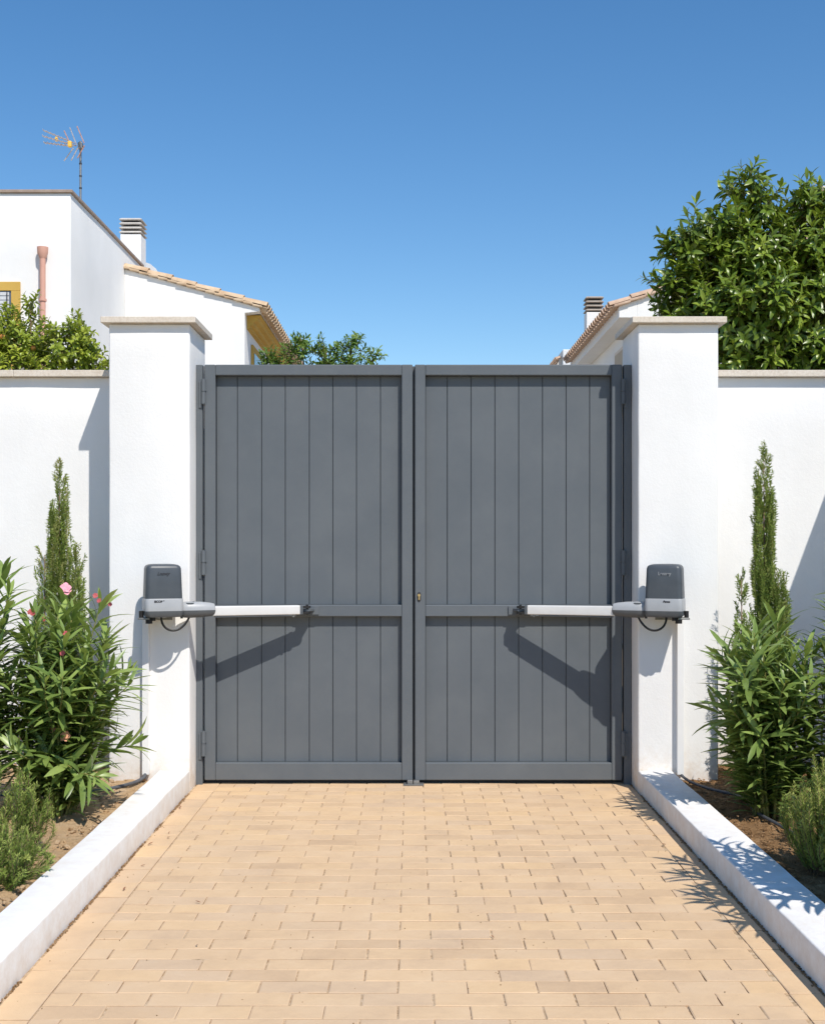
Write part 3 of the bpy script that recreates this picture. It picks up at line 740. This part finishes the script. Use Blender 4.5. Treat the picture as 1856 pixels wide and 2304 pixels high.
# trees beyond the wall
def crown(mb, lobes, n, ll, lw, seed, up=.5, tint=.35, per=12, fill=.35, nseg=4, zmin=None):
    rnd = random.Random(seed); tot = sum(r ** 2 for _, r, _ in lobes); tw = MB()
    for c, r, sq in lobes:
        for k in range(max(3, int(n * r ** 2 / tot))):
            d = rv(rnd); 
            while d.length > 1 or d.length < .1: d = rv(rnd)
            d.normalize()
            rad = r * (rnd.uniform(.35, .85) if rnd.random() < fill else rnd.uniform(.82, 1.1))
            p = c + Vector((d.x * sq[0], d.y * sq[1], d.z * sq[2])) * rad
            if zmin is not None and p.z < zmin: continue
            # skip shoots buried deep in another lobe
            sd = (d + Vector((0, 0, up)) + rv(rnd, .45)).normalized()
            sl = rnd.uniform(.8, 1.7) * ll; young = rnd.random() < .25
            tb = rnd.gauss(tint, .15); rot = rnd.uniform(0, 6)
            u = sd.orthogonal().normalized(); v = sd.cross(u)
            tw.tube([p - sd * sl * .9, p, p + sd * sl * .8], [.006, .004, .002], 4, False)
            for j in range(per):
                f = j / per; rot += 2.4; o_ = u * math.cos(rot) + v * math.sin(rot); an = R(78 - 50 * f + rnd.uniform(-12, 12))
                ld = sd * math.cos(an) + o_ * math.sin(an) - Vector((0, 0, rnd.uniform(0, .3)))
                L = ll * rnd.uniform(.65, 1.15) * (1 - .25 * f)
                mb.leaf(p + sd * sl * (f - .3), ld, sd + Vector((0, 0, .3)), L, L * lw, rnd.uniform(.1, 1.0), nseg, min(1, max(0, tb + (.35 * f if young else .12 * f) + rnd.uniform(-.1, .1))), .3)
    return tw
def tree(name, base, label, cat, lobes_px, z, n, ll, lw, seed, m, trunk_r, group=None, **kw):
    e = empty(name, base, label, cat, group)
    B = Vector(base); rnd = random.Random(seed)
    lobes = []
    for (px, py, r, dz) in lobes_px:
        if name == 'laurel_tree': px += 26 if px < 1600 else 4; py += 14
        c = P(px, py, z + dz) - B; rr = r * .88 * z / F; lobes.append((c, rr, (1, 1.0, 1)))
    mb = MB(); tw = crown(mb, lobes, n, ll, lw, seed, **kw)
    mb.build('crown', m, e, smooth='all'); 
    tr = MB(); top = Vector((0, 0, 0))
    for c, r, _ in lobes: top += c * (r ** 2)
    top /= sum(r ** 2 for _, r, _ in lobes)
    fork = Vector((top.x * .15, top.y * .15, top.z * .42))
    tr.tube([(0, 0, -.05), (.02, 0, fork.z * .5), fork], [trunk_r * 1.25, trunk_r, trunk_r * .85], 10)
    tr.build('trunk', M['bark'], e, smooth='all')
    for c, r, _ in lobes:
        br = MB(); m_ = fork.lerp(c, .5) + rv(rnd, .06)
        br.tube(spline([fork, m_, c + Vector((0, 0, r * .3))], 5), [trunk_r * (.55 - .045 * i) for i in range(11)], 6)
        br.build('branch', M['bark'], e, smooth='all')
    tw.build('twigs', M['stem'], e)
    return e
big = [(1683, 385, 22, 0), (1668, 430, 40, 0), (1700, 462, 42, 0), (1590, 500, 30, 0), (1540, 520, 42, 0), (1500, 545, 36, 0), (1610, 580, 85, .1), (1700, 560, 80, -.1), (1806, 425, 26, 0), (1800, 470, 48, 0), (1845, 450, 38, .2), (1830, 570, 95, -.1), (1490, 640, 40, 0), (1510, 700, 48, .1), (1590, 680, 90, -.1), (1700, 690, 110, -.25), (1820, 700, 110, -.2), (1640, 790, 75, -.1), (1730, 810, 90, -.2), (1850, 820, 90, -.2), (1930, 560, 110, .1), (1960, 720, 120, 0), (1700, 640, 110, .5), (1830, 640, 120, .6)]
tree('laurel_tree', (3.35, 2.6, 0), 'big glossy dark green tree rising behind the right wall', 'tree', big, 11.0, 1650, .150, .30, 4, M['laurel'], .09, up=.45, tint=.36, per=12, fill=.30, zmin=None)
cit = [(70, 690, 20, 0), (60, 765, 62, 0), (140, 775, 50, -.1), (185, 790, 40, 0), (215, 812, 32, 0), (10, 750, 58, .1), (180, 735, 26, .1), (110, 850, 70, 0), (-60, 780, 80, 0), (20, 850, 70, -.1), (215, 850, 40, 0)]
ct = tree('orange_tree', (-3.1, 1.7, 0), 'yellow-green orange bush showing above the left garden wall', 'tree', cit, 10.2, 620, .070, .42, 9, M['citrus'], .05, up=.6, tint=.6, per=11, fill=.25)
for k, (px, py) in enumerate(((76, 783), (139, 809), (6, 757))):
    f = MB(); f.blob((0, 0, 0), .022, seed=k, jit=.02, n=12, m=8); o = f.build('orange', M['orange'], ct, smooth='all'); o.location = P(px, py, 10.05) - Vector(ct.location)
mid = [(676, 762, 16, 0), (680, 785, 30, 0), (795, 768, 18, 0), (790, 795, 34, 0), (735, 800, 36, 0), (640, 812, 34, 0), (612, 800, 18, 0), (840, 805, 20, 0), (740, 850, 60, 0), (640, 860, 45, 0), (820, 860, 45, 0), (600, 830, 20, 0)]
tree('lemon_bush', (-.78, 2.5, 0), 'green bush with upright shoots showing above the left gate leaf', 'shrub', mid, 11.0, 300, .062, .36, 19, M['shrub'], .04, up=1.0, tint=.45, per=11, fill=.3)

# ------------------------------------------------------------------ houses
def tile_roof(name, x_e, h_e, x_r, h_r, y0, y1, m, parent, off, pitch=.235, rl=.38):
    b = MB(); d = Vector((x_r - x_e, 0, h_r - h_e)); L = d.length; d.normalize(); up = Vector((-d.z, 0, d.x)) if d.x > 0 else Vector((d.z, 0, -d.x))
    nr = int(L / rl) + 1; nc = int((y1 - y0) / pitch); rnd = random.Random(5)
    for c in range(nc + 1):
        yc = y0 + c * pitch
        for r_ in range(nr):
            s0 = r_ * rl - .02; s1 = min(L, s0 + rl + .06); ra = .092 + rnd.uniform(-.004, .004); rb = .078; tn = rnd.random()
            for (arch, ycc, lift) in ((1, yc, .045), (-1, yc + pitch / 2, .038)):
                if arch < 0 and c == nc: continue
                vs = []
                for (s_, rr, lf) in ((s0, ra, .018), (s1, rb, 0)):
                    base = Vector((x_e, 0, h_e)) + d * s_ + up * (lift + lf * (1 if arch > 0 else .4))
                    for th in (0, .014):
                        for k in range(7):
                            a = math.pi * k / 6; q = rr - th
                            vs.append(base + Vector((0, ycc + q * math.cos(a), 0)) + up * (q * math.sin(a) * .8 * arch))
                fs = []
                for k in range(6):
                    fs += [(k, k + 1, k + 15, k + 14), (k + 7, k + 21, k + 22, k + 8), (k, k + 7, k + 8, k + 1)]
                b.add(vs, fs, tn)
    o = b.build(name, m, parent, smooth=True, recalc=True); o.location = off
    return o
def chimney(x0, x1, y0, y1, zb, zs, zt, parent, off, label_part=None, m1='house', m2='concrete'):
    c = MB(); c.box(x0, x1, y0, y1, zb, zs); o = c.build('chimney', M[m1], parent, bevel=.012); o.location = off
    l = MB(); n = 4; hh = (zt - zs) / n
    MB().box(x0 + .05, x1 - .05, y0 + .05, y1 - .05, zs + .001, zt - .03).build('louvre_gap_core', M['iron'], o)  # near-black core: shade between the louvres is put into its colour
    for k in range(n):
        za = zs + .01 + k * hh + hh * .18
        loft(l, [[(a, b_, z) for (a, b_) in ((x0 - e_, y0 - e_), (x1 + e_, y0 - e_), (x1 + e_, y1 + e_), (x0 - e_, y1 + e_))] for z, e_ in ((za, .012), (za + hh * .22, .018), (za + hh * .48, -.012))])
    l.build('chimney_cowl', M[m2], o, bevel=.006)
    return o
# left house with parapet
H1 = (-4.403, 7.47, 0)
e = empty('white_house', H1, 'white house with flat brown-edged parapet behind the left wall', 'house'); off = -Vector(H1)
rough_box('walls', M['house'], -13, -4.403, 7.47, 11.72, -.05, 6.215, e, .8, .004, .012).location = off
c = MB(); c.box(-13, -4.375, 7.44, 7.66, 6.2155, 6.255); c.box(-4.60, -4.375, 7.6605, 11.75, 6.2155, 6.255)
c.build('parapet_coping', M['coping'], e, bevel=.006).location = off
xp = -(925 - 100.5) / (F / 16); hp = CH + (1228 - 585) * 16 / F
p = MB(); p.tube([(xp, 7.40, 0), (xp, 7.40, hp)], .037, 14)
loft(p, [[(xp + a * math.cos(R(q * 22.5)), 7.40 + min(.066, a) * math.sin(R(q * 22.5)), z) for q in range(16)] for z, a in ((hp, .038), (hp + .07, .068), (hp + .15, .072), (hp + .152, .06))])
for zz in (2.6, 3.7, 4.8): p.tube([(xp, 7.40, zz), (xp, 7.40, zz + .03)], .05, 14)
p.build('downpipe', M['pink'], e, smooth=True).location = off
wf = MB(); wx1 = -5.05; wt = 5.06; fw = .115
wf.box(-6.15, wx1, 7.435, 7.468, wt - fw, wt); wf.box(wx1 - fw, wx1, 7.435, 7.468, 3.7, wt - fw - .0005); wf.box(-6.15, -6.15 + fw, 7.435, 7.468, 3.7, wt - fw - .0005)
wn = wf.build('window', M['ochre'], e, bevel=.004); wn.location = off
MB().box(-6.15 + fw + .001, wx1 - fw - .001, 7.455, 7.467, 3.7, wt - fw - .001).build('pane', M['glass'], wn)
bl = MB()
for k in range(22): bl.box(-6.03, wx1 - fw - .03, 7.449, 7.4545, 4.93 - k * .055 - .045, 4.93 - k * .055)
bl.build('blind', M['blind'], wn)
gr_ = MB()
for k in range(9): gr_.tube([(wx1 - fw - .05 - k * .11, 7.43, 3.72), (wx1 - fw - .05 - k * .11, 7.43, wt - fw - .01)], .007, 6)
for zz in (4.1, 4.5): gr_.tube([(-6.04, 7.43, zz), (wx1 - fw, 7.43, zz)], .006, 6)
gr_.build('window_grille', M['iron'], wn)
# tiled wing
H2 = (-2.556, 10.47, 0)
e = empty('white_house', H2, 'low white house with clay tile roof and ochre cornice, behind the left pillar', 'house'); off = -Vector(H2)
def rh(x): return 5.30 - .287 * (x + 2.31)
b = MB(); b.prism([(-4.40, -.05), (-2.556, -.05), (-2.556, rh(-2.556) - .14), (-2.33, rh(-2.33) - .05), (-2.33, rh(-2.33)), (-4.40, rh(-4.40))], 'y', 10.47, 10.70)
b.box(-4.40, -2.556, 10.7005, 18.5, -.05, 5.2); b.prism([(-5.6, 5.0), (-4.401, 5.0), (-4.401, rh(-4.4)), (-5.6, rh(-5.6))], 'y', 11.76, 18.5)
b.build('walls', M['house'], e, recalc=True).location = off
b = MB(); b.prism([(-4.40, rh(-4.4) - .06), (-4.40, rh(-4.4)), (-2.33, rh(-2.33)), (-2.33, rh(-2.33) - .06)], 'y', 10.7005, 18.5)
cor = [(-2.5555, 5.02), (-2.50, 5.03), (-2.50, 5.07), (-2.455, 5.085), (-2.44, 5.13), (-2.385, 5.15), (-2.37, 5.20), (-2.335, 5.215), (-2.335, 5.235), (-2.5555, 5.235)]
b.build('roof_deck', M['soffit'], e, recalc=True).location = off
b = MB(); b.prism(cor, 'y', 10.7005, 18.5); b.build('cornice', M['ochre'], e, recalc=True).location = off
tile_roof('roof', -2.25, rh(-2.25) - .01, -4.42, rh(-4.42) - .01, 10.50, 18.4, M['tile'], e, off)
v = MB()
for k in range(15):
    a = -2.28 - k * .145; bb = a - .155
    v.prism([(a, rh(a) + .012), (a, rh(a) + .046 + .008 * ((k * 7) % 3)), (bb, rh(bb) + .032), (bb, rh(bb) - .004)], 'y', 10.42 - (k % 3) * .006, 10.62, random.random())
v.build('verge_tiles', M['tile'], e, recalc=True, bevel=.012).location = off
wf = MB(); wf.box(-2.553, -2.52, 11.2, 12.3, 3.6, 4.86); wn = wf.build('window', M['ochre'], e, bevel=.004); wn.location = off
MB().box(-2.5195, -2.512, 11.32, 12.18, 3.6, 4.74).build('pane', M['glass'], wn)
chimney(-4.90, -4.55, 12.3, 12.7, 5.6, 6.90, 7.19, e, off)
# dish
e = empty('satellite_dish', (-4.70, 12.95, 5.95), 'pale satellite dish half hidden behind the left chimney', 'satellite dish')
d = MB(); loft(d, [[(r * math.cos(R(20 * k)), yy, .26 + r * math.sin(R(20 * k))) for k in range(18)] for r, yy in ((.36, -.07), (.37, -.07), (.37, -.062), (.25, -.03), (.1, -.005), (.02, 0))])
dd = d.build('reflector', M['blind'], e, smooth=True, recalc=True)
MB().tube([(0, 0, .26), (0, .10, .2), (0, .10, -.1)], .02, 8).build('dish_mount', M['steel'], e, smooth=True)
# antenna
A = P(182, 447, 17.5)
e = empty('tv_antenna', (A.x, A.y, 6.26), 'aluminium television antenna with yellow clips on the white parapet roof', 'antenna')
def A_(px, py, dy=0): return P(px, py, 17.5 + dy) - Vector(e.location)
MB().tube([(0, 0, -.04), A_(182, 318)], .016, 8).build('mast', M['steel'], e, smooth=True)
cl_ = MB()
for py in (370, 398, 425): q = A_(182, py); cl_.tube([q, q + Vector((0, 0, .02))], .021, 8)
cl_.build('mast_joint', M['iron'], e, smooth=True)
for (x0, y0, x1, y1, dy) in ((98, 293, 168, 322, -.25), (97, 306, 172, 328, -.3), (100, 321, 165, 329, -.25)):
    bm_ = MB(); bm_.tube([A_(x0, y0, dy * 2), A_(x1, y1, 0)], .009, 6)
    a, c_ = A_(x0, y0, dy * 2), A_(x1, y1, 0)
    for k in range(7):
        q = a.lerp(c_, .03 + k * .12); bm_.tube([q + Vector((0, .07, 0)), q + Vector((0, -.07, 0))], .004, 4)
    bm_.build('boom', M['rod'], e, smooth=True)
for (px, py, s_) in ((128, 313, .018), (158, 324, .026)):
    q = A_(px, py, -.2); MB().box(q.x - s_, q.x + s_, q.y - .03, q.y + .03, q.z - s_ * 1.8, q.z + s_ * 1.5).build('clip', M['yellow'], e, bevel=.012)
for (x0, y0, x1, y1, mm) in ((145, 294, 156, 318, 'rust'), (158, 287, 173, 326, 'rod'), (174, 284, 190, 322, 'rust'), (145, 362, 166, 333, 'rod'), (161, 361, 176, 333, 'rod'), (175, 356, 191, 327, 'rust')):
    rr = MB()
    for dd_ in (-.12, .0, .12): rr.tube([A_(x0, y0, dd_), A_(x1, y1, dd_)], .008, 5)
    for u in (.1, .5, .9): q0 = A_(x0, y0, -.14).lerp(A_(x1, y1, -.14), u); q1 = A_(x0, y0, .14).lerp(A_(x1, y1, .14), u); rr.tube([q0, q1], .005, 4)
    rr.build('reflector_rods', M[mm], e, smooth=True)
q = A_(182, 328); MB().box(q.x - .03, q.x + .03, q.y - .04, q.y + .04, q.z - .05, q.z + .04).build('clamp', M['steel'], e, bevel=.006)

# right house
H3 = (3.66, 11.47, 0)
e = empty('white_house', H3, 'white house with white boxed eave and red tiles, behind the right pillar', 'house'); off = -Vector(H3)
def rq(x): return 5.50 + .35 * (x - 3.29)
b = MB(); b.prism([(3.66, -.05), (9, -.05), (9, rq(9)), (3.66, rq(3.66))], 'y', 11.52, 17.6); b.build('walls', M['house'], e, recalc=True).location = off
b = MB(); b.prism([(3.36, 5.34), (3.659, 5.34), (3.659, rq(3.659)), (3.36, rq(3.36))], 'y', 11.47, 17.6)
b.build('boxed_eave', M['house'], e, recalc=True, bevel=.008).location = off
b = MB(); b.prism([(3.6595, 5.34), (9, 5.34), (9, rq(9)), (3.6595, rq(3.6595))], 'y', 11.4705, 11.5195); b.build('gable_band', M['house'], e, recalc=True).location = off
tile_roof('roof', 3.25, rq(3.25) + .0, 8.8, rq(8.8), 11.55, 17.6, M['tilered'], e, off)
v = MB()
for k in range(22):
    a = 3.27 + k * .25; bb = a + .27
    v.prism([(a, rq(a) + .005), (a, rq(a) + .05), (bb, rq(bb) + .032), (bb, rq(bb) - .01)], 'y', 11.40, 11.60, random.random())
v.build('verge_tiles', M['tilered'], e, recalc=True, bevel=.012).location = off
wf = MB(); wf.box(3.64, 3.6595, 12.6, 13.62, 3.9, 5.09); wn = wf.build('window', M['soffit'], e, bevel=.004); wn.location = off
MB().box(3.632, 3.6395, 12.66, 13.55, 3.9, 5.03).build('shutter', M['tan'], wn)
chimney(3.52, 3.85, 16.3, 16.65, 5.4, 6.345, 6.68, e, off, m2='conc_dark')
# far little house
F1 = P(1280, 787, 34)
e = empty('white_house', (F1.x, F1.y, 0), 'tiny white house end far behind, left of the boxed eave house', 'house'); off = -Vector(e.location)
b = MB(); b.box(4.16, 7, 25.4, 31, -.05, F1.z); b.build('walls', M['house'], e, bevel=.02).location = off
b = MB(); b.prism([(4.03, 6.55), (4.155, 6.60), (4.155, 6.86), (4.08, 6.80), (4.03, 6.66)], 'y', 25.6, 30); b.build('side_eave', M['soffit'], e, recalc=True).location = off
tile_roof('roof', 4.03, 6.74, 4.155, 6.80, 25.6, 30, M['tilered'], e, off)
# house behind the big tree
e = empty('white_house', (7.3, 13.4, 0), 'tall white house whose edge shows beyond the big tree', 'house'); off = -Vector(e.location)
b = MB(); b.box(7.31, 14, 13.4, 20, -.05, 7.95); b.build('walls', M['house'], e, bevel=.02).location = off
MB().box(7.25, 14.05, 13.34, 20.05, 7.951, 8.02).build('parapet_coping', M['stone'], e, bevel=.01).location = off

# dry leaves on the pavers
spots = [(377, 1786 + 100, 0), (333, 1903, 1), (317, 1950, 2), (380, 1842 + 35, 3), (278, 2006, 0), (1497, 1902, 1), (443, 2128, 2), (1111, 2113, 3), (404, 1821, 1), (452, 2033, 2)]
LAB = ['curled brown leaf near the left kerb, higher up the drive', 'larger brown leaf close to the left kerb', 'small brown leaf just below the larger one by the left kerb', 'thin dry leaf on the pavers, uppermost right of the left kerb', 'dry crumb of leaf nearest the left kerb', 'dry leaf in the palm-like shadow by the right kerb', 'dry speck of leaf lowest on the left side of the pavers', 'dark dry leaf wedged in a joint mid driveway', 'small dry leaf below the left end of the gate', 'dry leaf fragment left of the drive centre']
for k, (px, py, s_) in enumerate(spots):
    z = F * CH / (py - 1228); x = (px - 925) * z / F; rnd = random.Random(k)
    l = MB(); a = rnd.uniform(0, 6.28); L = (.045, .05, .035, .03)[s_] * .8
    l.leaf(Vector((x, z - CD, .005)), Vector((math.cos(a), math.sin(a), .15)), Vector((0, 0, 1)), L, L * .28, -.2, 5, .5, .8)
    tag(l.build('fallen_leaf', M['dry'], smooth='all'), LAB[k], 'leaf', 'dry leaves on the pavers')
